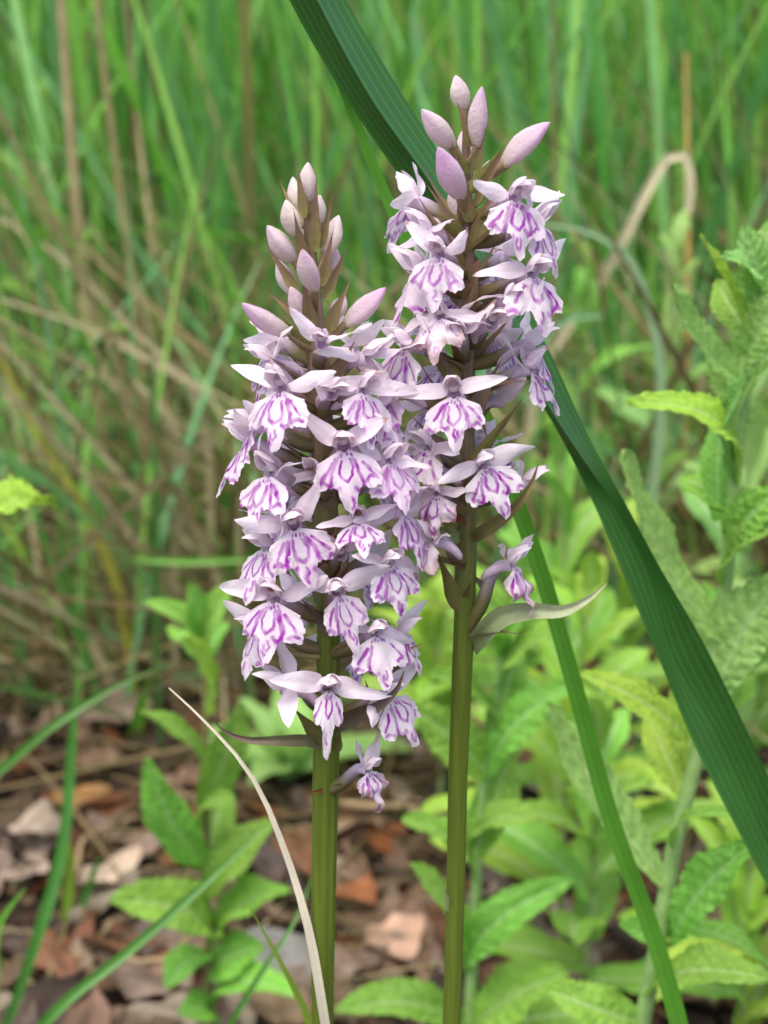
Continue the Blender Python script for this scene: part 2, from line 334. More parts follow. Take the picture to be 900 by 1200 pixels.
def make_flower(orchid, O, att, yaw, tilt, roll, s=1.0, a0=58, k=28, ml=1., ll=1., narrow=1., lilac=.25, ink=1., spread=0., wither=0., lip=True, bract=True, blen=None):
    F, X, U = frame(yaw, tilt, roll); m = 1e-3 * s
    W2L = lambda x, y, z: O + m * (x * X + y * U + z * F)
    # ovary and column: the body of the flower
    c = spline([att, att * .55 + W2L(0, .2, -2) * .45 + V(0, 0, -.0008), W2L(0, .1, -1.6), W2L(0, .5, .1)], 16)
    t = np.linspace(0, 1, 16); rad = np.interp(t, [0, .3, .75, .9, 1], [.0010, .00145, .0011, .0010, .0006])
    v1, q1 = tube(c, rad, 10, .10, 3, 5.0)
    cA, cB = lin(136, 124, 84), lin(214, 196, 222)
    kk = np.clip((t - .45) / .4, 0, 1)[:, None]; co1 = np.repeat(cA * (1 - kk) + cB * kk + rng.normal(0, .01, 3), 10, 0)
    # column with its brown pollen caps
    brown = lin(170, 120, 110) if rng.random() < .5 else lin(205, 180, 190)
    tt = np.linspace(0, 1, 8); cc = W2L(0, .8, .2) + np.outer(tt, m * (1.9 * U + .9 * F)); rr = m * np.interp(tt, [0, .35, .75, 1], [.8, .95, .7, .08])
    v2, q2 = tube(cc, rr, 8)
    co2 = np.repeat(np.array([np.where(x < .45, WHITE, brown) for x in tt]), 8, 0)
    fl = add('flower', np.vstack([v1, v2]), np.vstack([q1, q2 + len(v1)]), np.vstack([co1, co2]), M_petal, orchid, origin=O)
    base = WHITE * (1 - lilac * .7) + LILAC * lilac * .7
    br = lin(150, 105, 70)
    def tip_c(): return base * (1 - wither * .6) + br * wither * .6 if wither else base * rng.uniform(.95, 1.03)
    sepc = (LILAC * .5 + WHITE * .5, tip_c())
    for sg in (-1, 1):                                    # spreading side sepals
        el = R(rng.normal(20 + spread, 20)); fw = rng.normal(.15, .3)
        d = nrm(sg * X * math.cos(el) + U * math.sin(el) + F * fw)
        nh = nrm(F * .75 + U * .65 + rng.normal(0, .15, 3))
        v, q, cl = tepal(W2L(sg * .9, .7, -.5), d, nh, m * rng.uniform(7.8, 10.2), m * rng.uniform(3.0, 3.8), rng.normal(.1, .55), rng.uniform(-.6, .3), sepc, twist=rng.normal(0, .6) + wither * 2 * sg, ruf=.22 + wither * .4, pk=.38, tipk=.6)
        add('sepal', v, q, cl, M_petal, fl)
    hk = rng.uniform(-.15, .35); d = nrm(U * (.62 + hk) + F * .8 + rng.normal(0, .1, 3))    # hood: dorsal sepal arching over, two petals inside
    v, q, cl = tepal(W2L(0, 1.5, -.6), d, nrm(U * .8 - F * .6), m * rng.uniform(5.6, 6.8), m * 4.0, -1.15, -.7, (sepc[0], base), ruf=.12, pk=.5)
    add('sepal', v, q, cl, M_petal, fl)
    for sg in (-1, 1):
        d = nrm(U * (.6 + hk) + F * .8 + sg * X * rng.uniform(.1, .55))
        v, q, cl = tepal(W2L(sg * .9, 1.1, -.2), d, nrm(sg * X * .8 + U * .3 - F * .5), m * rng.uniform(5, 6.2), m * 2.9, -.9, -.5, (LILAC * .6 + WHITE * .4, base), ruf=.1, pk=.45)
        add('petal', v, q, cl, M_petal, fl)
    sp = spline([W2L(0, .1, .6), W2L(0, -.4, -1.8), W2L(rng.normal(0, .5), -1.6, -4.2), W2L(rng.normal(0, .8), -3.6, -6.3)], 12)
    v, q = tube(sp, m * np.interp(np.linspace(0, 1, 12), [0, .2, .8, .95, 1], [1.3, 1.15, .8, .55, .05]), 8)
    add('spur', v, q, LILAC * .75 + WHITE * .2, M_petal, fl)
    if lip:
        v, q, cl = lip_mesh(W2L(0, -.1, .5), F, X, U, s, a0, k, ml, ll, narrow, lilac, ink, wither)
        add('lip', v, q, cl, M_petal, fl)
    if bract:
        F0, X0, U0 = frame(yaw, 0, 0)
        L = blen or rng.uniform(.012, .019)
        d = nrm(F0 * rng.uniform(.55, .9) + V(0, 0, 1) * rng.uniform(.45, .8) + X0 * rng.normal(0, .25))
        make_bract(orchid, att - V(0, 0, .0015), d, nrm(V(0, 0, 1) * .6 - F0 * .8), L, rng.uniform(.0024, .0034), rng.normal(.05, .45))
    return fl
BR_G, BR_P = lin(146, 144, 84), lin(160, 112, 112)
def make_bract(orchid, O, d, nh, L, W, bend, cA=None, cB=None, name='bract'):
    cA = BR_G if cA is None else cA; cB = BR_P if cB is None else cB
    v, q, c = tepal(O, d, nh, L, W, bend, .45, (cA * rng.uniform(.85, 1.15), cB * rng.uniform(.8, 1.15)), n=17, m=11, twist=rng.normal(0, .5), pk=.26, tipk=1.35, st=.16, ruf=.10)
    return add(name, v, q, c, M_bract, orchid)
def make_bud(orchid, b, tp, W, pink=.4, att=None):
    """b, tp: base and tip; a bud with three closed sepals, a little hump and the spur below."""
    ax = tp - b; L = np.linalg.norm(ax); d = ax / L; n, k = 15, 18
    t = np.linspace(0, 1, n); r = W / 2 * np.interp(t, [0, .08, .25, .45, .62, .78, .9, .97, 1], [.38, .60, .88, 1.0, .90, .62, .36, .2, .03])
    bow = nrm(np.cross(d, V(0, 1, 0))) * rng.normal(0, .04) * L
    c = b + np.outer(t, ax) + np.outer(np.sin(np.pi * t), bow)
    v, q = tube(c, r * .87, k, .15, 3, rng.uniform(-1, 1))
    v = v + rng.normal(0, W * .004, v.shape)
    ph = np.linspace(0, 2 * np.pi, k, endpoint=False)[None]; tt = t[:, None]
    cream = lin(236, 226, 214); pk = lin(216, 178, 214); seam = .12 * np.exp(-((np.abs(((ph * 3 / 2 / np.pi + .5) % 1) - .5)) / .08) ** 2)
    f = np.clip(pink * (.45 + .8 * tt ** 2) + .15 * np.sin(ph * 2 + rng.uniform(0, 6)), 0, 1)[..., None]
    cl = cream * (1 - f) + pk * f; gb = np.clip(1 - tt / .22, 0, 1)[..., None] * .5
    cl = (cl * (1 - gb) + lin(190, 188, 130) * gb) * (1 - seam[..., None])
    o = add('bud', v, q, cl.reshape(-1, 3), M_petal, orchid, origin=b)
    if att is not None:
        sp = spline([att, att * .5 + b * .5 - V(0, 0, .0006), b + d * L * .06], 9)
        v, q = tube(sp, np.linspace(.0008, W * .2, 9), 8, .1, 3, 3)
        add('ovary', v, q, lin(150, 132, 96), M_bract, o)
    return o

PX = 0.31 / FPX                                            # metres to a photo pixel at the orchids
def make_orchid(label, axis, Yx, flowers, buds, bracts, rads, ground_px, greens):
    ax = [at(x, y, Yx) for x, y in axis]
    foot = V(ax[-1][0] + ground_px, Yx + .005, 0); foot[2] = ground_z(foot[0], foot[1])
    root = empty('spotted_orchid', foot, label, 'orchid', 'spotted orchids')
    c = spline(ax + [ax[-1] * .5 + foot * .5, foot - V(0, 0, .004)], 90)
    ys = np.array([p[2] for p in c]); rz = [at(x, y, Yx)[2] for x, y, _ in rads][::-1]; rr = [r for _, _, r in rads][::-1]
    rad = np.interp(ys, rz, rr) * PX / 2
    v, q = tube(c, rad, 40, .045, 8, 3.0)
    z0, z1 = at(0, greens[1], Yx)[2], at(0, greens[0], Yx)[2]
    k = np.clip((ys - z0) / (z1 - z0), 0, 1)[:, None]
    co = np.repeat(lin(106, 126, 42) * (1 - k) + lin(140, 116, 96) * k, 40, 0) * .72
    add('stem', v, q, co, M_stem, root)
    axy = np.array([p[1] for p in axis]); axx = np.array([p[0] for p in axis])
    for f in flowers:
        px, py, yaw = f[:3]; kw = dict(f[3]) if len(f) > 3 else {}
        rad_ = kw.pop('r', .011); dy = kw.pop('up', 26); tilt = kw.pop('tilt', rng.normal(4, 6)); roll = kw.pop('roll', rng.normal(0, 8))
        Yf = Yx - rad_ * math.cos(R(yaw)) + kw.pop('dY', 0)
        O = at(px, py, Yf); ay = py + dy; att = at(np.interp(ay, axy, axx), ay, Yx)
        kw.setdefault('s', rng.uniform(.92, 1.05)); kw['s'] *= 1.08; kw.setdefault('lilac', rng.uniform(.05, .45))
        make_flower(root, O, att, yaw, tilt, roll, **kw)
    for (bx, by, tx, ty, w, pink, dyf) in buds:
        Yb = Yx + dyf; b, tp = at(bx, by, Yb), at(tx, ty, Yb + dyf * .6); ay = by + 22
        make_bud(root, b, tp, w * PX, pink, at(np.interp(ay, axy, axx), ay, Yx))
    for (bx, by, tx, ty, w, dyf, bend, kind) in bracts:
        b, tp = at(bx, by, Yx + dyf * .4), at(tx, ty, Yx + dyf); d = tp - b
        cs = {'p': (BR_G, BR_P), 'g': (lin(120, 122, 60), lin(118, 108, 66)), 'd': (lin(122, 114, 84), lin(112, 86, 86)), 'b': (lin(140, 90, 50), lin(110, 66, 36)), 'l': (lin(132, 152, 96), lin(172, 178, 148))}[kind]
        nh = V(0, -1, .3) if abs(d[0]) > .6 * abs(d[2]) else V(0, -1, 0)
        make_bract(root, b, d, -nh if bend < 0 else nh, np.linalg.norm(d) * (1.04), w * PX * .82, bend, *cs)
    return root

L_axis = [(360, 205), (364, 300), (371, 400), (377, 500), (382, 600), (385, 700), (384, 800), (382, 900), (380, 1000), (378, 1200)]
L_flow = [
    (322, 402, -105, dict(roll=0)), (318, 424, -70, dict(roll=8)), (414, 408, 120, {}), (428, 420, 60, dict(roll=-10, lip=False)),
    (376, 402, -8, dict(s=.75, lip=False, lilac=.6, bract=False)),
    (330, 456, -22, dict(roll=6, s=1.08)), (300, 500, -78, {}), (424, 458, 40, dict(roll=-12, s=1.0)),
    (403, 524, 2, dict(roll=6, s=1.08, r=.012)), (446, 478, 72, dict(lilac=.6)), (455, 540, 38, dict(lilac=.7, s=.95, ink=.8)), 
    (318, 556, -40, dict(roll=6, s=1.02)), (292, 520, -85, {}), (344, 616, 10, dict(roll=14, s=1.08, r=.012)), (419, 612, 8, dict(s=.8, a0=20, k=50)),
    (470, 600, 62, dict(lilac=.5)), (314, 642, -48, dict(roll=4)), (322, 702, -20, dict(roll=2, s=1.08, r=.012)), (396, 694, 14, dict(roll=16, narrow=.72, ml=1.15, s=1.02, r=.013)),
    (455, 660, 32, dict(roll=4, s=.95)), (440, 742, 24, dict(roll=0, s=.98)), (303, 738, -62, dict(s=.9)), (470, 742, 70, dict(s=.85)),
    (334, 806, -80, dict(s=1.1, lip=False, spread=15, dY=-.008, roll=-10)), (385, 806, 6, dict(narrow=.5, ml=1.25, ll=.75, s=1.08, k=42, a0=52, spread=-22, lilac=.2, r=.014)), (455, 816, 52, dict(s=1.0)),
    (430, 902, 45, dict(s=.78, wither=.5, spread=20, lilac=.3, ll=.6, blen=.006)),
    (352, 500, -150, {}), (440, 560, 140, {}), (330, 600, -140, {}), (430, 660, 150, {}), (345, 700, -150, {}), (420, 500, 150, {}), (352, 560, 180, {}), (405, 760, 160, {}), (345, 450, -160, {}),
    (388, 462, 30, dict(lip=False, s=.9)), (372, 560, -25, dict(lip=False, r=.007, s=.85)), (400, 650, 20, dict(lip=False, r=.007, s=.85)),
]
L_buds = [(362, 236, 361, 190, 24, .25, -.001), (347, 246, 343, 207, 20, .15, .003), (349, 276, 335, 234, 26, .2, -.002), (374, 262, 375, 228, 22, .2, .002),
          (346, 306, 313, 264, 28, .4, -.001), (382, 300, 397, 252, 27, .35, .001), (388, 318, 394, 290, 22, .5, .003), (370, 340, 354, 292, 27, .5, -.007), (346, 345, 325, 304, 25, .5, .002),
          (354, 372, 340, 336, 22, .5, -.003), (340, 390, 283, 355, 26, .75, -.004), (405, 380, 452, 337, 27, .75, -.004), (392, 372, 404, 346, 22, .4, .004), (358, 282, 353, 250, 18, .2, .004)]
L_br = [(357, 255, 347, 184, 13, -.004, .1, 'p'), (368, 295, 371, 204, 17, -.005, .1, 'p'), (376, 290, 390, 226, 12, -.002, .1, 'p'), (344, 250, 328, 212, 8, .003, .1, 'p'), (357, 305, 344, 245, 15, -.006, .1, 'p'),
        (377, 335, 391, 266, 15, -.005, .1, 'p'), (380, 350, 407, 288, 15, -.003, .1, 'p'), (350, 345, 310, 284, 15, -.005, .1, 'p'), (366, 385, 354, 318, 20, -.008, .1, 'p'), (384, 388, 412, 326, 20, -.008, .1, 'p'),
        (350, 372, 316, 344, 14, -.002, .1, 'p'), (362, 402, 330, 372, 20, -.006, -.3, 'g'), (388, 460, 417, 396, 22, -.008, .1, 'p'), (385, 478, 402, 430, 20, -.009, .1, 'd'), (356, 470, 350, 430, 14, -.008, .1, 'p'),
         (380, 872, 343, 828, 26, -.006, -.1, 'g'), (378, 770, 262, 762, 12, -.004, -.2, 'p'),
        (395, 880, 398, 850, 14, -.004, .1, 'g'), (440, 830, 426, 790, 11, -.012, .1, 'p'), (455, 770, 500, 752, 10, -.006, .2, 'p'), (386, 926, 362, 928, 10, -.004, .3, 'b'), (392, 922, 402, 916, 9, -.006, .3, 'b'),
        (352, 800, 348, 770, 9, -.012, .1, 'g'), (388, 742, 352, 700, 18, -.006, .1, 'd'), (392, 590, 352, 570, 22, -.004, .1, 'd'), (396, 700, 410, 640, 20, -.005, .1, 'd'), (398, 640, 424, 590, 20, -.004, .1, 'd'), (374, 590, 380, 530, 20, -.004, .1, 'd')]
R_axis = [(546, 150), (547, 230), (548, 330), (545, 430), (544, 520), (546, 620), (545, 700), (541, 800), (537, 900), (534, 1040), (529, 1200)]
R_flow = [
    (486, 236, -125, dict(roll=0, s=1.05, spread=10)), (502, 272, -65, dict(lip=False, lilac=.6)), (515, 298, -22, dict(roll=0, a0=55, s=.95, ink=.8)), (602, 232, 22, dict(roll=-6, s=1.02)), (628, 262, 58, dict(s=.95)),
    (622, 322, 30, dict(roll=-4, s=1.06)), (494, 320, -72, dict(lilac=.5)), (516, 372, -20, dict(s=.85, wither=.25, ink=.6)), (478, 406, -52, dict(roll=-6)), (532, 462, -4, dict(s=.98, roll=4, r=.013)),
    (622, 404, 95, dict(s=1.0)), (618, 432, 75, dict(lilac=.4)), (456, 458, -60, dict(lilac=.7, r=.014, s=1.05, roll=14)), (566, 545, 20, dict(roll=18, s=.98, r=.012)), (502, 524, -50, dict(s=1.0)),
    (512, 578, -30, dict(s=.78, wither=.5, ink=1)), (616, 566, 80, dict(s=.85, wither=.2, lip=False, lilac=.1)), (508, 634, -70, dict(s=.9, lilac=.2, wither=.2, dY=-.006, ink=.6)),
    (598, 662, 60, dict(up=84, s=.95, wither=.45, lilac=.25, spread=25, narrow=.7)),
    (500, 370, -110, {}), (588, 300, 150, {}), (520, 430, -150, {}), (580, 400, 140, {}), (585, 470, 110, dict(lip=False)), (500, 480, -120, {}), (545, 350, 180, {}), (565, 520, 150, {}), (520, 330, -140, {}),
    (575, 380, 20, dict(lip=False, s=.95)), (540, 395, -10, dict(lip=False, s=.85, roll=20)), (596, 352, 25, dict(lip=False)), (504, 548, -70, dict(lip=False)),
]
R_buds = [(545, 128, 534, 88, 25, .3, -.001), (560, 172, 565, 101, 25, .65, -.003), (531, 172, 494, 128, 30, .5, -.003), (541, 232, 513, 172, 33, 1.0, -.006), (590, 194, 645, 143, 30, .75, -.003),
          (553, 190, 543, 152, 24, .6, .004), (568, 224, 574, 188, 20, .4, .003), (540, 262, 530, 215, 22, .35, .002)]
R_br = [(552, 172, 535, 117, 13, -.004, .1, 'p'), (556, 200, 571, 145, 17, -.005, .1, 'p'), (549, 205, 527, 163, 17, -.005, -.3, 'g'), (552, 225, 594, 168, 22, -.006, -.5, 'g'), (556, 240, 598, 160, 14, -.007, .5, 'p'),
        (551, 260, 536, 195, 19, -.008, .1, 'p'), (556, 285, 584, 210, 24, -.007, .1, 'p'), (545, 280, 498, 215, 15, -.004, .2, 'p'), (545, 278, 505, 250, 17, -.006, -.3, 'g'), (542, 310, 518, 262, 14, -.009, .1, 'p'),
        (550, 390, 596, 325, 30, -.006, .1, 'd'), (540, 450, 496, 405, 24, -.009, -.2, 'g'), (545, 475, 494, 368, 9, -.012, -.3, 'd'), (540, 540, 478, 484, 26, -.01, -.1, 'd'), (546, 500, 588, 420, 30, -.006, .1, 'd'),
        (552, 545, 618, 460, 17, -.009, -.35, 'g'),  (540, 632, 478, 612, 24, -.004, .2, 'l'), (535, 618, 505, 600, 26, -.006, .3, 'g'), 
        (538, 716, 510, 640, 26, -.004, -.3, 'g'), (545, 700, 552, 680, 12, -.006, .1, 'g'), (530, 585, 545, 560, 14, -.012, .1, 'p'), (536, 606, 552, 618, 11, -.010, .1, 'b'),
        (570, 690, 548, 670, 13, .0, .4, 'd'), (532, 1070, 519, 1036, 17, -.002, .2, 'l'), (555, 450, 572, 520, 14, -.003, .1, 'd')]
orchidL = make_orchid('pale lilac spotted orchid with the longer dense flower spike, beside the white dry blade', L_axis, .300, L_flow, L_buds, L_br,
    [(0, 195, 8), (0, 300, 14), (0, 400, 24), (0, 600, 28), (0, 780, 27), (0, 900, 32), (0, 1200, 27), (0, 2400, 34)], .004, (420, 760))
orchidR = make_orchid('pale lilac spotted orchid with the looser spike crossed behind by the broad dark blade', R_axis, .309, R_flow, R_buds, R_br,
    [(0, 140, 7), (0, 250, 14), (0, 400, 22), (0, 600, 26), (0, 760, 25), (0, 900, 24), (0, 1200, 23), (0, 2400, 34)], -.003, (480, 720))
def bract_px(root, pts, wpx, Y, cA, cB):
    """A long curved bract through photo pixels (x, y, depth offset)."""
    c = spline([at(x, y, Y + d) for x, y, d in pts], 26); T = tangents(c); t = np.linspace(0, 1, 26)
    S = np.cross(T, V(0, -1, .35)); S /= np.linalg.norm(S, axis=1)[:, None]; Nn = np.cross(S, T); u = np.linspace(-1, 1, 9)
    w = wpx * PX / 2 * np.interp(t, [0, .12, .35, .7, 1], [.6, .9, 1, .55, .04]); uu = np.abs(u)
    P = c[:, None] + S[:, None] * (u[None, :, None] * w[:, None, None]) + Nn[:, None] * ((uu - .4)[None, :, None] * w[:, None, None] * .7)
    cc = (cA * (1 - t[:, None]) + cB * t[:, None])[:, None] * (1 + .1 * np.sin(u * 13))[None, :, None]
    add('bract', P.reshape(-1, 3), grid_quads(26, 9), cc.reshape(-1, 3), M_bract, root)
bract_px(orchidR, [(553, 762, 0), (566, 742, -.003), (590, 722, -.005), (625, 716, -.006), (660, 716, -.006), (688, 703, -.006), (711, 684, -.006)], 26, .309, lin(134, 150, 96), lin(176, 182, 150))
bract_px(orchidR, [(550, 632, 0), (580, 614, -.007), (606, 592, -.010), (622, 568, -.011), (631, 543, -.012)], 17, .309, lin(128, 120, 74), lin(132, 122, 76))
bract_px(orchidL, [(385, 876, 0), (362, 868, -.004), (325, 868, -.006), (285, 866, -.006), (262, 856, -.006), (251, 846, -.006)], 15, .300, lin(120, 122, 84), lin(104, 82, 80))
bract_px(orchidL, [(390, 852, 0), (420, 838, -.008), (448, 824, -.012), (465, 808, -.013), (474, 785, -.013)], 20, .300, lin(112, 100, 80), lin(98, 82, 76))
# sheathing leaves low on the stems, below the frame
for root, Yx, px in ((orchidL, .300, 378), (orchidR, .309, 529)):
    f = V(*root['_w'])
    for k_, (h, a) in enumerate(((.03, 20), (.07, 200), (.05, 110), (.11, 300))):
        d = nrm(V(math.cos(R(a)) * .8, math.sin(R(a)) * .8, .75)); b = f + V(0, 0, h)
        v, q, c = tepal(b, d, V(0, 0, 1), .11 - .015 * k_, .020 - .002 * k_, -.9, .4, (lin(70, 110, 40), lin(90, 130, 50)), n=17, m=9)
        add('leaf', v, q, c, M_bract, root)

# ------------------------------------------------------------------ blades that can be told apart
def strip(name, LFR, cols, label, n=60, mat=None, foot=None, cat='grass blade', group=None, m=9, veins=.16):
    """A folded blade from its left edge, fold and right edge, each a list of 3-D points."""
    A, B, C = (spline(p, n) for p in LFR)
    u = np.linspace(0, 1, m); P = np.empty((n, 2 * m - 1, 3))
    for j in range(m): P[:, j] = A + (B - A) * u[j]; P[:, m - 1 + j] = B + (C - B) * u[j]
    for j in range(m):                                     # each half is slightly curved
        k = math.sin(math.pi * u[j]) * .06
        wA = np.linalg.norm(B - A, axis=1)[:, None]; wC = np.linalg.norm(C - B, axis=1)[:, None]
        P[:, j] += V(0, 1, 0) * k * wA * 1.5; P[:, m - 1 + j] += V(0, 1, 0) * k * wC * 1.5
    vs = np.ones(2 * m - 1); vs[[j for j in range(2 * m - 1) if j % 6 == 2]] += veins; vs[m - 1] -= .25
    c = np.asarray(cols)[None, None] * vs[None, :, None] * np.ones((n, 1, 1))
    o = add(name, P.reshape(-1, 3), grid_quads(n, 2 * m - 1), c.reshape(-1, 3), mat or M_blade, origin=P[-1, m - 1])
    return tag(o, label, cat, group)
M_gloss = mat_plant('glossy_blade', .25, .36, .42, .12, 300, .10, 60, ttint=(1.0, 1.05, .6))
LFR = [((318, -44), (345, -50), (382, -50)), ((341, 4), (368, -5), (405, -2)), ((415, 130), (437, 120), (462, 95)), ((483, 228), (505, 216), (528, 200)), ((556, 345), (576, 333), (595, 315)),
       ((622, 452), (630, 456), (648, 420)), ((664, 525), (684, 540), (694, 520)), ((700, 600), (724, 598), (732, 588)), ((733, 680), (757, 658), (768, 655)), ((767, 760), (789, 766), (826, 756)),
       ((817, 880), (846, 868), (878, 862)), ((877, 997), (898, 982), (928, 970)), ((960, 1160), (980, 1150), (1004, 1138))]
dF = [-.007, -.007, -.006, -.005, -.005, -.006, -.003, .003, .004, .004, .004, .004, .003]
YB = np.linspace(.335, .352, len(LFR))
pL = [at(*p[0], y) for p, y in zip(LFR, YB)]; pF = [at(*p[1], y + d) for p, y, d in zip(LFR, YB, dF)]; pR = [at(*p[2], y + .001) for p, y in zip(LFR, YB)]
for dx, dz, sc_ in ((.020, .10, .8), (.028, .04, .6), (.032, 0, .5)):
    b = V(pF[12][0] + dx, .365, 0); b[2] = ground_z(b[0], b[1]) + dz - (.004 if dz == 0 else 0)
    pL.append(b + V(-.003 * sc_, 0, 0)); pF.append(b + V(0, .002, 0)); pR.append(b + V(.003 * sc_, 0, 0))
# upper end beyond the frame: taper to a tip
e = at(250, -230, .325)
pL.insert(0, e + V(-.0004, 0, 0)); pF.insert(0, e + V(0, -.0003, 0)); pR.insert(0, e + V(.0004, 0, 0))
strip('grass_blade', (pL, pF, pR), lin(60, 110, 48) * .88, 'broad dark green folded grass blade slanting behind both orchid spikes', n=110, m=25, veins=.6, mat=M_gloss)

def blade_px(pts, wpx, cols, label, name='grass_blade', to_ground=True, mat=None, group=None, cat='grass blade', taper=(.5, 1, .05), fold=.4, face=0.0, n=36):
    """A blade through photo pixels (x, y, Y) from its root to its tip; the root is carried on down to the ground."""
    p = [at(*q) for q in pts]
    if to_ground:
        d = p[0] - p[1]; g0 = V(p[0][0] + d[0] * .5, p[0][1] + .006, 0); g0[2] = ground_z(g0[0], g0[1]) - .003
        if p[0][2] - g0[2] > .02: p = [g0, g0 * .5 + p[0] * .5 + V(d[0] * .1, 0, 0)] + p
        else: p[0][2] = min(p[0][2], ground_z(p[0][0], p[0][1]))
    c = spline(p, n); t = np.linspace(0, 1, n); T = tangents(c)
    view = nrm(V(math.sin(face), -math.cos(face), .25)); S = np.cross(T, view); S /= np.linalg.norm(S, axis=1)[:, None]; Nn = np.cross(S, T)
    Ym = np.mean([q[2] for q in pts]); w = wpx * Ym * 1.03 / FPX * np.interp(t, [0, .45, .8, 1], [taper[0], taper[1], taper[1] * .75, taper[2]]) / 2
    u = np.linspace(-1, 1, 7)
    P = c[:, None] + S[:, None] * (u[None, :, None] * w[:, None, None]) + Nn[:, None] * ((np.abs(u) - .5)[None, :, None] * w[:, None, None] * fold)
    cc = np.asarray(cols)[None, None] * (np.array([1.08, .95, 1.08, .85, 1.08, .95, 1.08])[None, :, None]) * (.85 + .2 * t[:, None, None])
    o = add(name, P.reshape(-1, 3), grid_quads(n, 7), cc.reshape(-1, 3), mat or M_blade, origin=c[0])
    return tag(o, label, cat, group)
G1 = lin(110, 170, 56); G2 = lin(84, 142, 60); G3 = lin(120, 176, 60)
blade_px([(802, 1230, .352), (770, 1110, .352), (716, 960, .350), (672, 800, .348), (640, 690, .346), (606, 590, .344), (560, 470, .343), (505, 340, .342), (462, 252, .342), (408, 120, .341), (370, 20, .340), (345, -60, .340)], 24, G1 * .85, 'narrow bright green grass blade rising behind the right orchid stem', taper=(.8, 1, .25), n=70)
blade_px([(386, 1230, .296), (378, 1180, .296), (362, 1090, .297), (335, 1000, .299), (292, 905, .303), (245, 850, .307), (198, 806, .311)], 15, lin(214, 206, 182), 'thin bleached white dry blade arching beside the left orchid stem', mat=M_straw, taper=(.9, 1, .1), fold=.5, n=50)
blade_px([(372, 1230, .33), (360, 1190, .33), (330, 1130, .33), (292, 1062, .33)], 22, lin(122, 150, 58), 'short green blade tip rising at the foot of the white dry blade')
blade_px([(30, 1230, .46), (60, 1190, .46), (150, 1115, .47), (235, 1040, .48), (320, 958, .50)], 16, G2, 'green grass blade leaning across the leafy plant on the left')
blade_px([(-40, 930, .60), (0, 902, .60), (60, 852, .60), (130, 808, .61), (200, 776, .62)], 14, G2, 'green blade arching low over the litter before the dry grass')
blade_px([(8, 1200, .62), (40, 1110, .62), (72, 1000, .63), (84, 880, .64), (90, 780, .64)], 16, G2, 'upright green blade standing in the leaf litter on the left')
blade_px([(150, 925, .98), (158, 860, .98), (176, 790, .97)], 18, G1 * .8, 'stout young green blade sprouting in front of the dry grass tangle')
blade_px([(72, 1108, .74), (80, 1050, .74), (84, 985, .73)], 14, lin(130, 170, 60), 'small upright green shoot beside the orange dead leaf')
blade_px([(78, 1108, .742), (98, 1055, .74), (118, 1000, .73)], 10, G2, 'thin leaning shoot sprouting beside a small upright shoot')
blade_px([(-10, 1150, .5), (0, 1080, .5), (30, 1040, .5)], 26, lin(110, 160, 56), 'wide pale green blade tip rising from the litter')
blade_px([(256, 1230, .47), (300, 1150, .47), (345, 1080, .48), (372, 1010, .5)], 10, G2, 'slim green blade rising behind the left orchid stem')
blade_px([(270, 585, 1.1), (262, 545, 1.1), (245, 515, 1.1), (222, 490, 1.1)], 16, G3, 'bright curved grass blade bowing out left of the flower spike', taper=(.8, 1, .3))
blade_px([(182, 700, .95), (183, 600, .95), (180, 470, .95), (176, 390, .95)], 11, lin(66, 122, 58), 'straight dark green stalk standing in the dry grass')
blade_px([(130, 900, .98), (96, 740, .97), (72, 640, .96), (68, 540, .95)], 11, lin(84, 140, 60), 'slim green stalk bending among the dry grass')
blade_px([(0, 420, 1.0), (40, 500, 1.0), (100, 600, 1.0), (135, 680, 1.0)][::-1], 12, lin(170, 170, 70), 'yellowing grass blade fallen sideways through the dry tangle', taper=(1, 1, .4))
blade_px([(300, 655, .9), (220, 658, .9), (150, 655, .9)], 9, G3, 'thin level green blade lying over the dry grass', to_ground=False)
blade_px([(760, 360, .85), (735, 300, .85), (690, 272, .85), (630, 262, .85)], 13, lin(150, 180, 140), 'greyish green blade arching behind the right flower spike', taper=(.8, 1, .2))
blade_px([(560, 440, 1.0), (620, 410, 1.0), (670, 372, 1.0), (705, 370, 1.0)], 16, lin(110, 160, 110), 'dull blue green blade bent over behind the right spike', taper=(.8, 1, .3))
# dry standing stalks
def stalk(pts, wpx, cols, label, cat='dry stalk', name='dry_stalk', group=None):
    p = [at(*q) for q in pts]; b = p[0].copy(); b[2] = ground_z(b[0], b[1]) - .004
    if p[0][2] - b[2] > .02: p = [b] + p
    c = spline(p, 40); w = wpx * pts[0][2] / FPX / 2
    v, q = tube(c, w * np.linspace(1.1, .55, 40) * (1 + .12 * (np.arange(40) % 9 == 0)), 8)
    return tag(add(name, v, q, cols, M_straw, origin=c[0]), label, cat, group)
stalk([(150, 800, 1.15), (118, 520, 1.12), (95, 300, 1.1), (80, 120, 1.08), (68, -60, 1.06)], 15, lin(206, 188, 138), 'thick tan dry stalk standing tall in the meadow above the dry tangle')
stalk([(170, 640, 1.2), (165, 420, 1.18), (142, 230, 1.15), (122, 80, 1.12), (108, -60, 1.1)], 11, lin(204, 182, 134), 'tan dry stalk standing right beside the thickest one')
stalk([(210, 560, 1.3), (180, 300, 1.25), (160, 130, 1.25), (140, -60, 1.2)], 8, lin(200, 182, 140), 'thin dry stalk leaning behind the tall tan stalks')
stalk([(806, 420, 1.14), (806, 250, 1.14), (805, 140, 1.14), (804, 60, 1.14)], 9, lin(200, 174, 104), 'orange tan dry stalk upright in the green meadow beside the curled straw')
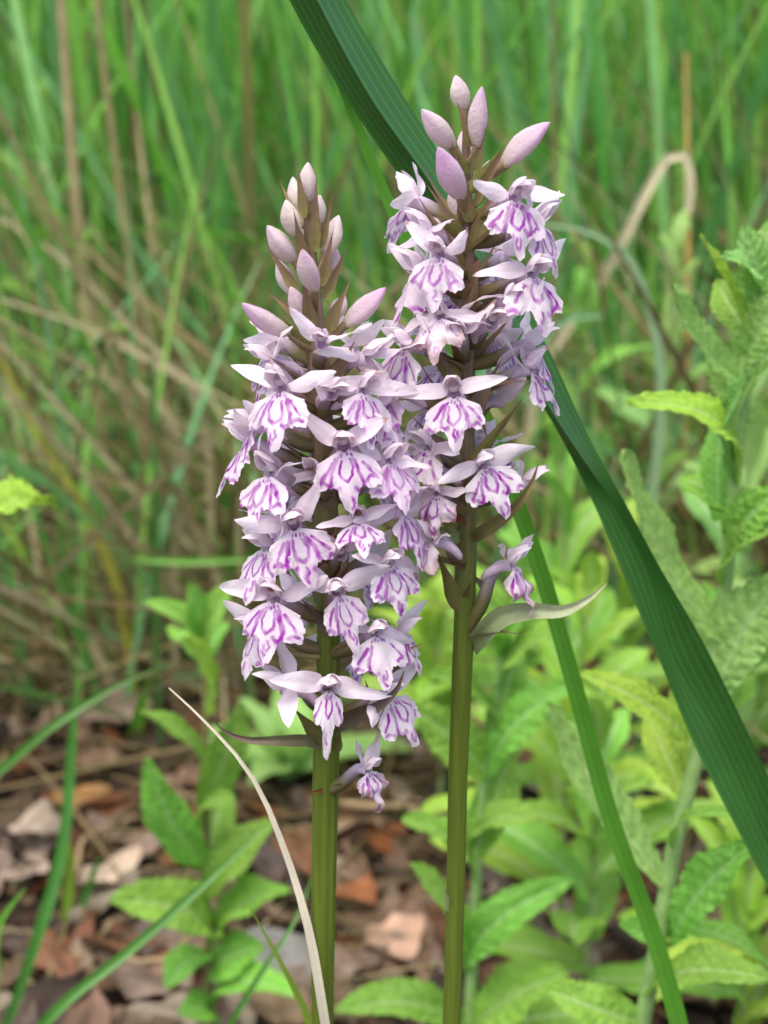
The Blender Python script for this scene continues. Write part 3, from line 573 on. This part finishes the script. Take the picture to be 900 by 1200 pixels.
blade_px([(640, 420, 1.08), (690, 350, 1.08), (735, 272, 1.06), (762, 218, 1.06), (785, 184, 1.06), (803, 182, 1.06), (809, 205, 1.06), (806, 250, 1.06)], 14, lin(216, 206, 170), 'curled dry straw blade hooked over in the green meadow', mat=M_straw, taper=(.5, 1, .6), name='straw', cat='straw')
for pts, w, lab in (([(0, 255), (70, 300), (150, 380), (220, 450)], 8, 'long dry straw slanting down past the tall tan stalks'),
                    ([(0, 400), (110, 520), (180, 600), (245, 660)], 9, 'pale dry straw leaning across the tangle below the tall stalks'),
                    ([(20, 640), (70, 710), (110, 760), (145, 815)], 13, 'broad bleached straw lying low in the dry tangle'),
                    ([(150, 440), (200, 490), (215, 560), (205, 640)], 10, 'bent grey straw drooping beside the bright curved blade'),
                    ([(0, 350), (90, 380), (170, 420), (250, 470)], 7, 'thin tan straw crossing in front of the thick dry stalk')):
    Ys = np.linspace(1.0, 1.02, 4)
    blade_px([(x, y, Y) for (x, y), Y in zip(pts, Ys)][::-1], w, lin(184, 172, 136), lab, mat=M_straw, name='straw', cat='straw', taper=(.8, 1, .5))
# ------------------------------------------------------------------ downy leafy plants
PALE = lin(172, 224, 122); MIDG = lin(146, 206, 78); YEL = lin(174, 220, 76)
def leaf_mesh(b, tp, W, nh, bow=.1, fold=.25, wav=.12, colr=PALE, n=56, m=17, droop=0.0, tipf=2.6, tipe=.62, serr=.07, wool=.6):
    ax = tp - b; L = np.linalg.norm(ax); d = ax / L; s = nrm(np.cross(d, nh)); nn = nrm(np.cross(s, d))
    t = np.linspace(0, 1, n)[:, None]; u = np.linspace(-1, 1, m)[None, :]
    C = b + t * ax + nn * (bow * L * 4 * t * (1 - t)) - nn * (droop * L * t ** 3)
    C = C + s * (rng.normal(0, .025) * L * np.sin(np.pi * t))
    w = np.clip(.42 + .58 * np.sin(np.pi * np.clip(t / .6, 0, 1) * .5), 0, 1) * np.clip((1 - t) * tipf, 0, 1) ** tipe
    p = rng.uniform(0, 6.28, 5); nt_ = 15
    w = np.clip(w, .015, 1) * W / 2 * (1 + serr * (2 * ((t * nt_) % 1) - 1) * np.abs(u) ** 6) * (1 + .05 * np.sin(t * 9 + p[0]) * np.sign(u))
    T = tangents(C); Sd = s[None]; Nn = np.cross(Sd, T); Nn /= np.linalg.norm(Nn, axis=1)[:, None]
    ph = t * 10 - np.abs(u) * 1.7
    rib = np.abs(np.sin(np.pi * ph)) ** .6 * np.clip(np.abs(u) * 3, 0, 1) * (1 - .3 * np.abs(u))
    net = np.sin(t * 61 + 5 * np.sin(u * 7 + p[1])) * np.sin(u * 13 + 4 * np.sin(t * 23 + p[2]))
    h = fold * np.abs(u) * w + wav * W / 2 * np.abs(u) ** 1.6 * np.sin(t * 15 + p[3] + 1.6 * np.sign(u)) + .085 * W * rib + .045 * W * net * np.clip(np.abs(u) * 4, 0, 1)
    P = C[:, None] + s[None, None] * (u * w)[..., None] + Nn[:, None] * h[..., None]
    vein = .8 * np.exp(-(np.abs(u) / .06) ** 2) * np.ones_like(t) + .35 * (1 - rib) ** 4
    patch = np.clip(.5 + .5 * np.sin(t * 17 + p[4] + 3 * u) * np.cos(u * 5 + t * 29), 0, 1)
    k = np.clip(vein * .4 + patch * .12 * wool, 0, .7)[..., None]
    c = np.asarray(colr) * (.86 + .12 * net[..., None]) * (1 - k) + lin(196, 216, 168) * k
    return P.reshape(-1, 3), grid_quads(n, m), c.reshape(-1, 3)
PL = 'downy leafy plants'
def plant(label, stem_px, Y, wpx, leaves, colr, stem_col=lin(162, 200, 118), Yb=None, group=PL, top=True):
    """stem_px top to bottom; leaves: (base px, tip px, width px, tip depth offset, bow, colour factor)."""
    c0 = [at(x, y, Y) for x, y in stem_px]; dlt = c0[-1] - c0[-2]
    foot = V(c0[-1][0] + dlt[0] * .6, Y + .01, 0); foot[2] = ground_z(foot[0], foot[1])
    root = empty('leafy_plant', foot, label, 'plant', group)
    c = spline(c0 + ([foot - V(0, 0, .004)] if c0[-1][2] - foot[2] > .01 else []), 40)
    v, q = tube(c, wpx * Y / FPX / 2 * np.linspace(.6, 1.1, 40), 10, .06, 5)
    add('stem', v, q, stem_col * .8, M_down, root)
    for (bx, by, tx, ty, w, dY, bow, cf) in leaves:
        pt = dict(tipf=1.5, tipe=1.0) if w > 90 else {}
        b = at(bx, by, Y); tp = at(tx, ty, Y + dY)
        nh = nrm(V(rng.normal(0, .25), -.55, .85 + rng.normal(0, .2)))
        v, q, cl = leaf_mesh(b, tp, w * Y / FPX * (1.05 if Y < .45 else 1.28), nh, bow=bow, fold=rng.uniform(.12, .4), wav=rng.uniform(.06, .16), colr=(colr if cf is None else cf) * rng.uniform(.88, 1.08), **pt)
        add('leaf', v, q, cl, M_leaf, root, origin=b)
    return root
plant('tall woolly leafed plant rising right of the broad dark grass blade', [(886, 300), (872, 430), (860, 560), (846, 720), (818, 880), (790, 990), (768, 1120), (752, 1200)], .425, 25, [
    (890, 365, 870, 262, 44, -.005, .08, PALE), (886, 340, 845, 300, 34, -.02, .1, PALE), (884, 400, 842, 330, 40, .015, .1, MIDG), (876, 500, 830, 400, 46, .01, .05, PALE), (866, 560, 880, 440, 46, -.02, .1, PALE), (862, 600, 800, 560, 44, .015, .1, MIDG), (835, 790, 770, 640, 60, .02, .0, PALE), (830, 840, 880, 790, 50, .01, .1, MIDG), (885, 380, 905, 255, 40, .0, .08, PALE), (880, 415, 818, 276, 30, -.012, .05, YEL), (872, 450, 785, 333, 50, -.02, -.08, PALE), (872, 430, 930, 340, 50, -.01, .1, PALE),
    (858, 560, 734, 473, 52, -.015, .28, YEL), (842, 745, 730, 526, 62, -.02, -.06, PALE), (862, 520, 915, 420, 55, -.02, .1, PALE), (858, 640, 925, 570, 52, -.015, .15, MIDG), (850, 680, 930, 610, 50, -.02, .15, MIDG),
    (845, 610, 850, 480, 40, .015, .1, MIDG), (838, 815, 925, 670, 80, -.01, .05, PALE), (805, 870, 676, 788, 44, -.01, .16, YEL), (778, 1035, 640, 822, 56, .01, -.06, PALE), (786, 1100, 886, 985, 66, -.02, .06, MIDG), (792, 1000, 880, 960, 26, -.03, .2, MIDG),
    (770, 1120, 724, 1085, 44, -.02, .1, MIDG), (800, 930, 760, 840, 46, .02, .1, YEL), (762, 1160, 905, 1150, 60, -.03, .15, MIDG), (775, 1085, 900, 1140, 44, .03, .1, MIDG), (752, 1200, 640, 1160, 60, .0, .1, MIDG), (812, 900, 800, 790, 50, .02, .0, YEL)], PALE)
plant('pale leafy plant standing directly behind the right orchid stem', [(592, 735), (580, 820), (568, 900), (557, 1050), (550, 1200)], .55, 17, [
    (590, 760, 560, 690, 34, -.01, .1, None), (592, 760, 632, 700, 34, -.01, .1, None), (588, 780, 528, 742, 36, -.02, .15, None), (586, 800, 655, 742, 40, -.02, .1, None), (578, 850, 500, 790, 44, -.02, .12, None),
    (572, 905, 674, 800, 46, -.02, .1, None), (568, 905, 478, 826, 50, -.02, .05, None), (560, 985, 634, 962, 40, -.02, .2, None), (556, 1030, 470, 960, 40, -.01, .15, None), (548, 1132, 478, 1012, 42, -.02, .08, None),
    (546, 1132, 676, 1028, 44, -.02, .2, MIDG), (556, 1000, 600, 880, 44, .01, .1, None), (552, 1210, 668, 1140, 66, -.02, .12, MIDG), (560, 1210, 720, 1190, 66, .01, .15, MIDG), (545, 1215, 392, 1186, 50, -.02, .2, MIDG), (575, 860, 610, 760, 36, .01, .1, None)], MIDG * .95)
plant('bright leafy plant standing in the litter left of the orchids', [(236, 735), (240, 820), (241, 900), (242, 1000), (245, 1200)], .60, 11, [
    (234, 760, 166, 706, 26, -.01, .2, None), (236, 750, 222, 682, 26, -.01, .1, None), (238, 765, 278, 682, 34, -.01, .1, None), (238, 830, 212, 748, 40, -.03, .1, YEL), (240, 790, 268, 730, 26, .02, .1, None), (236, 775, 196, 738, 24, .02, .1, None),
    (240, 900, 162, 834, 24, -.02, .15, None), (240, 940, 284, 822, 42, -.02, .1, None), (240, 1012, 172, 888, 46, -.02, .1, MIDG), (238, 968, 278, 936, 28, -.02, .2, MIDG), (242, 1045, 324, 962, 50, -.01, .12, None),
    (244, 1090, 126, 1055, 56, -.03, .2, MIDG), (258, 1100, 340, 1045, 52, -.01, .2, None), (246, 1140, 310, 1110, 50, -.01, .1, None), (246, 1120, 196, 1160, 40, -.02, .2, None), (250, 1185, 350, 1168, 44, -.03, .2, None), (246, 1190, 208, 1190, 40, -.02, .2, None), (242, 1020, 262, 920, 40, .02, .1, None)], MIDG, stem_col=lin(150, 140, 90))
plant('broad leafed plant reaching out over the dry grass tangle', [(-80, 560), (-78, 640), (-74, 800)], .50, 14, [(-78, 650, 66, 592, 100, -.02, .12, YEL), (-76, 600, -150, 560, 50, 0, .1, YEL), (-76, 680, -20, 740, 50, .0, .1, YEL)], YEL)
def auto_plant(label, px, ptop, Y, seed, n=14, Lf=.05, Wf=.018, colr=MIDG, hmin=.25, wpx=9, lean=0.0):
    r2 = np.random.default_rng(seed)
    top = at(px, ptop, Y); foot = V(top[0] + lean, Y + .01, 0); foot[2] = ground_z(foot[0], foot[1])
    root = empty('leafy_plant', foot, label, 'plant', PL)
    c = spline([top, top * .5 + foot * .5 + V(r2.normal(0, .006), 0, 0), foot - V(0, 0, .003)], 26)
    v, q = tube(c, wpx * Y / FPX / 2 * np.linspace(.5, 1.1, 26), 8); add('stem', v, q, lin(150, 172, 104) * .8, M_down, root)
    for i in range(n):
        f = (i + .2) / n * (1 - hmin); b = c[int(f * 25)]; a = i * 2.4 + r2.normal(0, .3) + seed
        el = 1.25 - 1.0 * min(1, f * 1.6) + r2.normal(0, .12); ln = Lf * (.45 + .75 * min(1, f * 2.2)) * r2.uniform(.85, 1.15)
        d = V(math.cos(a) * math.cos(el), math.sin(a) * math.cos(el), math.sin(el))
        v, q, cl = leaf_mesh(b, b + d * ln, Wf * (.5 + .6 * min(1, f * 2.2)), nrm(V(0, 0, 1) - d * .3 + V(0, -.25, 0)), bow=r2.uniform(.05, .2), fold=.25, wav=.1, colr=colr * r2.uniform(.85, 1.1), n=22, m=9)
        add('leaf', v, q, cl, M_leaf, root, origin=b)
    return root
AUTO = [('leafy plant between the two slanting grass blades, half behind the lilac spike', 655, 520, .72, 3), ('low leafy plant behind the narrow bright blade', 690, 700, .66, 5), ('pale leafy plant far behind the right spike tip', 792, 290, 1.0, 7),
        ('small leafy plant below the greyish arching blade', 690, 320, 1.05, 9), ('leafy plant behind the pale one at the right orchid stem', 610, 660, .82, 12), ('leafy plant crowded between the dark blade and the woolly plant', 735, 640, .85, 14),
        ('broad leafed low plant under the crossing blades', 700, 860, .62, 21), ('leafy plant half hidden behind the right orchid flowers', 505, 720, .85, 23), ('yellow green leafy plant behind the woolly one', 880, 470, .75, 25),
        ('leafy plant in the shade of the woolly plant', 870, 720, .80, 27), ('low leafy plant at the foot of the woolly plant', 880, 980, .60, 29), ('bushy leafy plant far back beyond the tall tan stalks', 20, 40, 1.3, 31), ('leafy sprig in the grass beside the tall tan stalks', 50, 130, 1.25, 33), ('low plant in the meadow behind the left spike', 250, 560, 1.3, 35), ('small plant by the litter behind the left orchid', 330, 900, .9, 37)]
for lab, px, pt, Y, sd_ in AUTO: auto_plant(lab, px, pt, Y, sd_, n=13 if Y < 1 else 11, Lf=.055, Wf=.021, colr=(MIDG, PALE, YEL)[sd_ % 3] * .92, lean=rng.normal(0, .01))

# ------------------------------------------------------------------ litter
def dead_leaf_mesh(k):
    r2 = np.random.default_rng(100 + k); n, m = 11, 7
    L, W = r2.uniform(.028, .05), r2.uniform(.014, .03)
    t = np.linspace(0, 1, n)[:, None]; u = np.linspace(-1, 1, m)[None]
    w = np.clip(np.sin(np.pi * t ** r2.uniform(.6, .9)), .04, 1) ** .7 * W / 2 * (1 + .12 * np.sin(t * 17 + r2.uniform(0, 6)) * np.sign(u))
    x = (t - .5) * L + 0 * u; y = u * w + .12 * L * np.sin(t * 3 + r2.uniform(0, 6))
    z = r2.uniform(-.5, .9) * W * .5 * u ** 2 * (.3 + t) + r2.uniform(-.4, .5) * L * .35 * (t - .5) ** 2 * 2 + .0016 * np.sin(t * 11 + 3 * u + r2.uniform(0, 6)) + .0012 * np.cos(u * 6 + t * 5)
    z = z - z.min()
    base = [lin(158, 130, 104), lin(132, 110, 90), lin(186, 168, 146), lin(146, 106, 74), lin(112, 96, 84), lin(172, 150, 130)][k % 6] * .52
    vein = np.exp(-(np.abs(u) / .1) ** 2)[..., None] * .25 + .15 * (np.abs(np.sin(np.pi * (t * 6 - np.abs(u)))) < .25)[..., None]
    c = base * (1 + .2 * np.sin(t * 9 + u * 4)[..., None]) * (1 - .5 * vein)
    return mesh_from('dead_leaf', np.stack([x, y, z], -1).reshape(-1, 3), grid_quads(n, m), c.reshape(-1, 3), M_dead)
DL = [dead_leaf_mesh(k) for k in range(18)]
for i in range(290):
    Y = .60 + .62 * rng.random() ** 1.1; X = rng.uniform(-1, 1) * (Y * .27 + .02)
    kd = rng.integers(0, 18); o = bpy.data.objects.new('dead_leaf', DL[kd]); col.objects.link(o)
    o.location = (X, Y, float(ground_z(X, Y)) + rng.uniform(0, .012)); o.rotation_euler = (rng.normal(0, .25), rng.normal(0, .22), rng.uniform(0, 6.28)); s_ = rng.uniform(.75, 1.25); o.scale = (s_,) * 3
    tag(o, ('tan', 'mid brown', 'pale beige', 'rust brown', 'dark brown', 'greyish beige')[kd % 6] + ' curled dead leaf among the litter ' + ('below the orchids' if Y < .85 else 'at the foot of the meadow'), 'dead leaf', 'dead leaves in the litter')
def special_leaf(px, py, k, s_, c, lab, rz):
    for Y in np.linspace(.5, 1.6, 400):
        p = at(px, py, Y)
        if p[2] <= ground_z(p[0], p[1]): break
    me = DL[k].copy(); a = me.color_attributes['Col']; arr = np.ones((len(me.vertices), 4), np.float32); a.data.foreach_get('color', arr.ravel())
    buf = np.empty(len(me.vertices) * 4, np.float32); a.data.foreach_get('color', buf); buf = buf.reshape(-1, 4); buf[:, :3] = buf[:, :3] / buf[:, :3].mean() * c.mean() * 0 + c * (buf[:, :3] / buf[:, :3].mean(0)); a.data.foreach_set('color', buf.ravel())
    o = bpy.data.objects.new('dead_leaf', me); col.objects.link(o); o.location = (p[0], p[1], float(ground_z(p[0], p[1])) + .013); o.rotation_euler = (.15, .05, rz); o.scale = (s_,) * 3
    tag(o, lab, 'dead leaf', 'dead leaves in the litter')
special_leaf(460, 1130, 2, 1.25, lin(196, 160, 136) * .8, 'large pinkish tan dead leaf lying between the two orchid stems', .6)
special_leaf(95, 965, 3, 1.0, lin(190, 138, 88) * .75, 'orange dead leaf lying in the litter left of the leafy plant', .3)
special_leaf(412, 1075, 5, .8, lin(160, 104, 68) * .7, 'small rusty dead leaf lying beside the left orchid stem', 1.2)
special_leaf(50, 1000, 8, 1.2, lin(186, 166, 150) * .8, 'large pale grey dead leaf lying near the orange one', 2.0)
special_leaf(130, 1050, 14, 1.1, lin(190, 168, 148) * .8, 'pale curled dead leaf lying against the bright leafy plant', .9)
special_leaf(665, 1110, 11, 1.1, lin(178, 158, 142) * .8, 'greyish dead leaf lying behind the narrow bright blade', 1.6)
# crumbs of leaf and bark under the whole leaves
n = 9000
X, Y = rng.uniform(-1, 1, n) , .15 + 1.5 * rng.random(n); X = X * (Y * .38 + .1)
a = rng.uniform(0, 6.28, n); ln = rng.uniform(.004, .017, n); wd = ln * rng.uniform(.15, .7, n)
dx = np.stack([np.cos(a) * ln, np.sin(a) * ln, rng.normal(0, .25, n) * ln], -1); dy = np.stack([-np.sin(a) * wd, np.cos(a) * wd, rng.normal(0, .3, n) * wd], -1)
c0 = np.stack([X, Y, ground_z(X, Y) + rng.uniform(.001, .008, n)], -1)
v = np.stack([c0 - dx - dy * .4, c0 - dx * .2 - dy, c0 + dx * .3 - dy * .8, c0 + dx, c0 + dx * .2 + dy, c0 - dx * .4 + dy * .9], 1)
q = (np.array([[0, 1, 2, 5], [5, 2, 3, 4]])[None] + (np.arange(n) * 6)[:, None, None]).reshape(-1, 4)
cb = np.array([lin(130, 98, 76), lin(96, 70, 54), lin(160, 134, 108), lin(140, 82, 50), lin(70, 54, 44)])[rng.integers(0, 5, n)] * rng.uniform(.25, .65, (n, 1))
o = add('leaf_crumbs', v, q, np.repeat(cb, 6, 0), M_dead, origin=V(0, 0, 0)); o['kind'] = 'stuff'; tag(o, 'crumbs of dead leaf and bark covering the soil', 'leaf litter')
# dry stems lying on the litter
def ground_hit(px, py):
    for Y in np.linspace(.4, 3, 1200):
        p = at(px, py, Y)
        if p[2] <= ground_z(p[0], p[1]) + .006: return p
    return p
for (x0, y0, x1, y1, w, lab) in [(395, 945, 560, 985, 9, 'tan dry stem lying on the litter behind the orchid stems'), (585, 1012, 730, 1065, 9, 'tan dry stem lying on the litter right of the right orchid'), (90, 1030, 160, 960, 8, 'pale dry stem propped on the litter beside the orange leaf'),
                                 (60, 1150, 130, 1085, 7, 'grey twig lying on the litter near the upright green blade'), (150, 1130, 215, 1195, 8, 'pale dry stem lying below the bright leafy plant'), (410, 920, 300, 905, 7, 'thin dry straw lying behind the left orchid stem'),
                                 (815, 1080, 905, 1130, 9, 'tan dry stem lying behind the woolly plant'), (640, 745, 740, 690, 10, 'bare tan stem lying far back on the litter'), (0, 1130, 70, 1195, 7, 'thin tan stem lying under the leaning green blade')]:
    p0, p1 = ground_hit(x0, y0), ground_hit(x1, y1); mid = (p0 + p1) / 2 + V(rng.normal(0, .006), rng.normal(0, .01), .006)
    c = spline([p0, mid, p1], 24); c[:, 2] = np.maximum(c[:, 2], ground_z(c[:, 0], c[:, 1]) + .008)
    v, q = tube(c, w * p0[1] / FPX / 2 * np.linspace(1, .7, 24), 8, .08, 3); tag(add('fallen_straw', v, q, lin(186, 164, 124) * .8, M_straw), lab, 'straw', 'fallen straws on the litter')
n = 420; X, Y = rng.uniform(-1, 1, n), .55 + .75 * rng.random(n); X = X * (Y * .3 + .03)
v, q, cc = blades(X, Y, rng.uniform(.02, .11, n), rng.uniform(0, 6.28, n), rng.uniform(1.42, 1.56, n), rng.uniform(-.06, .06, n), rng.uniform(.0008, .0022, n), TAN[rng.integers(0, 4, n)] * rng.uniform(.5, 1, (n, 1)), seg=6, zoff=.010)
o = add('straw_bits', v, q, cc, M_straw, origin=V(0, 0, 0)); o['kind'] = 'stuff'; tag(o, 'thin bits of straw strewn over the dead leaves', 'straw')
# a grey stone half buried
p = ground_hit(318, 1130); k1, k2 = 14, 20
ph = np.linspace(0, math.pi, k1)[:, None]; la = np.linspace(0, 2 * math.pi, k2, endpoint=False)[None]
rr = .022 * (1 + .12 * np.sin(3 * la + 2 * ph) + .1 * np.cos(2 * la - 3 * ph) + .05 * np.sin(7 * la) * np.sin(ph))
v = np.stack([rr * np.sin(ph) * np.cos(la) * 1.2, rr * np.sin(ph) * np.sin(la), rr * np.cos(ph) * .6 + 0 * la], -1).reshape(-1, 3) + p
M_stone = mat_plant('stone', 0, .85, .2, .6, 200, .25, 90)
tag(add('stone', v, grid_quads(k1, k2, True), lin(150, 148, 142) * .6, M_stone, origin=p), 'grey stone half buried in the litter behind the left orchid stem', 'stone')

# ------------------------------------------------------------------ meadow blades near enough to tell apart
n = 200; x, y = scatter(n, 1.15, 1.9, .62, -1, 1, 1.2)
az = np.where(rng.random(n) < .5, rng.normal(math.pi, .6, n), rng.uniform(0, 6.28, n))
Lh = rng.uniform(.45, .95, n); cs = grass_cols(n, .06)
bend = np.abs(rng.normal(.2, .5, n))
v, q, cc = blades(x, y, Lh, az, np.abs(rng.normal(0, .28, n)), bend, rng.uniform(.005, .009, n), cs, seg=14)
q0 = grid_quads(14, 3)
for i in range(n):
    o = add('grass_blade', v[i], q0, cc[i], M_blade, origin=v[i, 0, 1])
    hue = 'dry tan' if cs[i][0] > cs[i][1] * .8 else ('bluish green' if cs[i][2] > cs[i][1] * .42 else ('yellowish green' if cs[i][0] > cs[i][1] * .5 else 'fresh green'))
    tag(o, hue + (' arching' if bend[i] > .45 else ' straight') + ' meadow grass blade, out of focus behind the orchids', 'grass blade', 'grass blades of the meadow')
for o in bpy.data.objects:
    if '_w' in o: del o['_w']
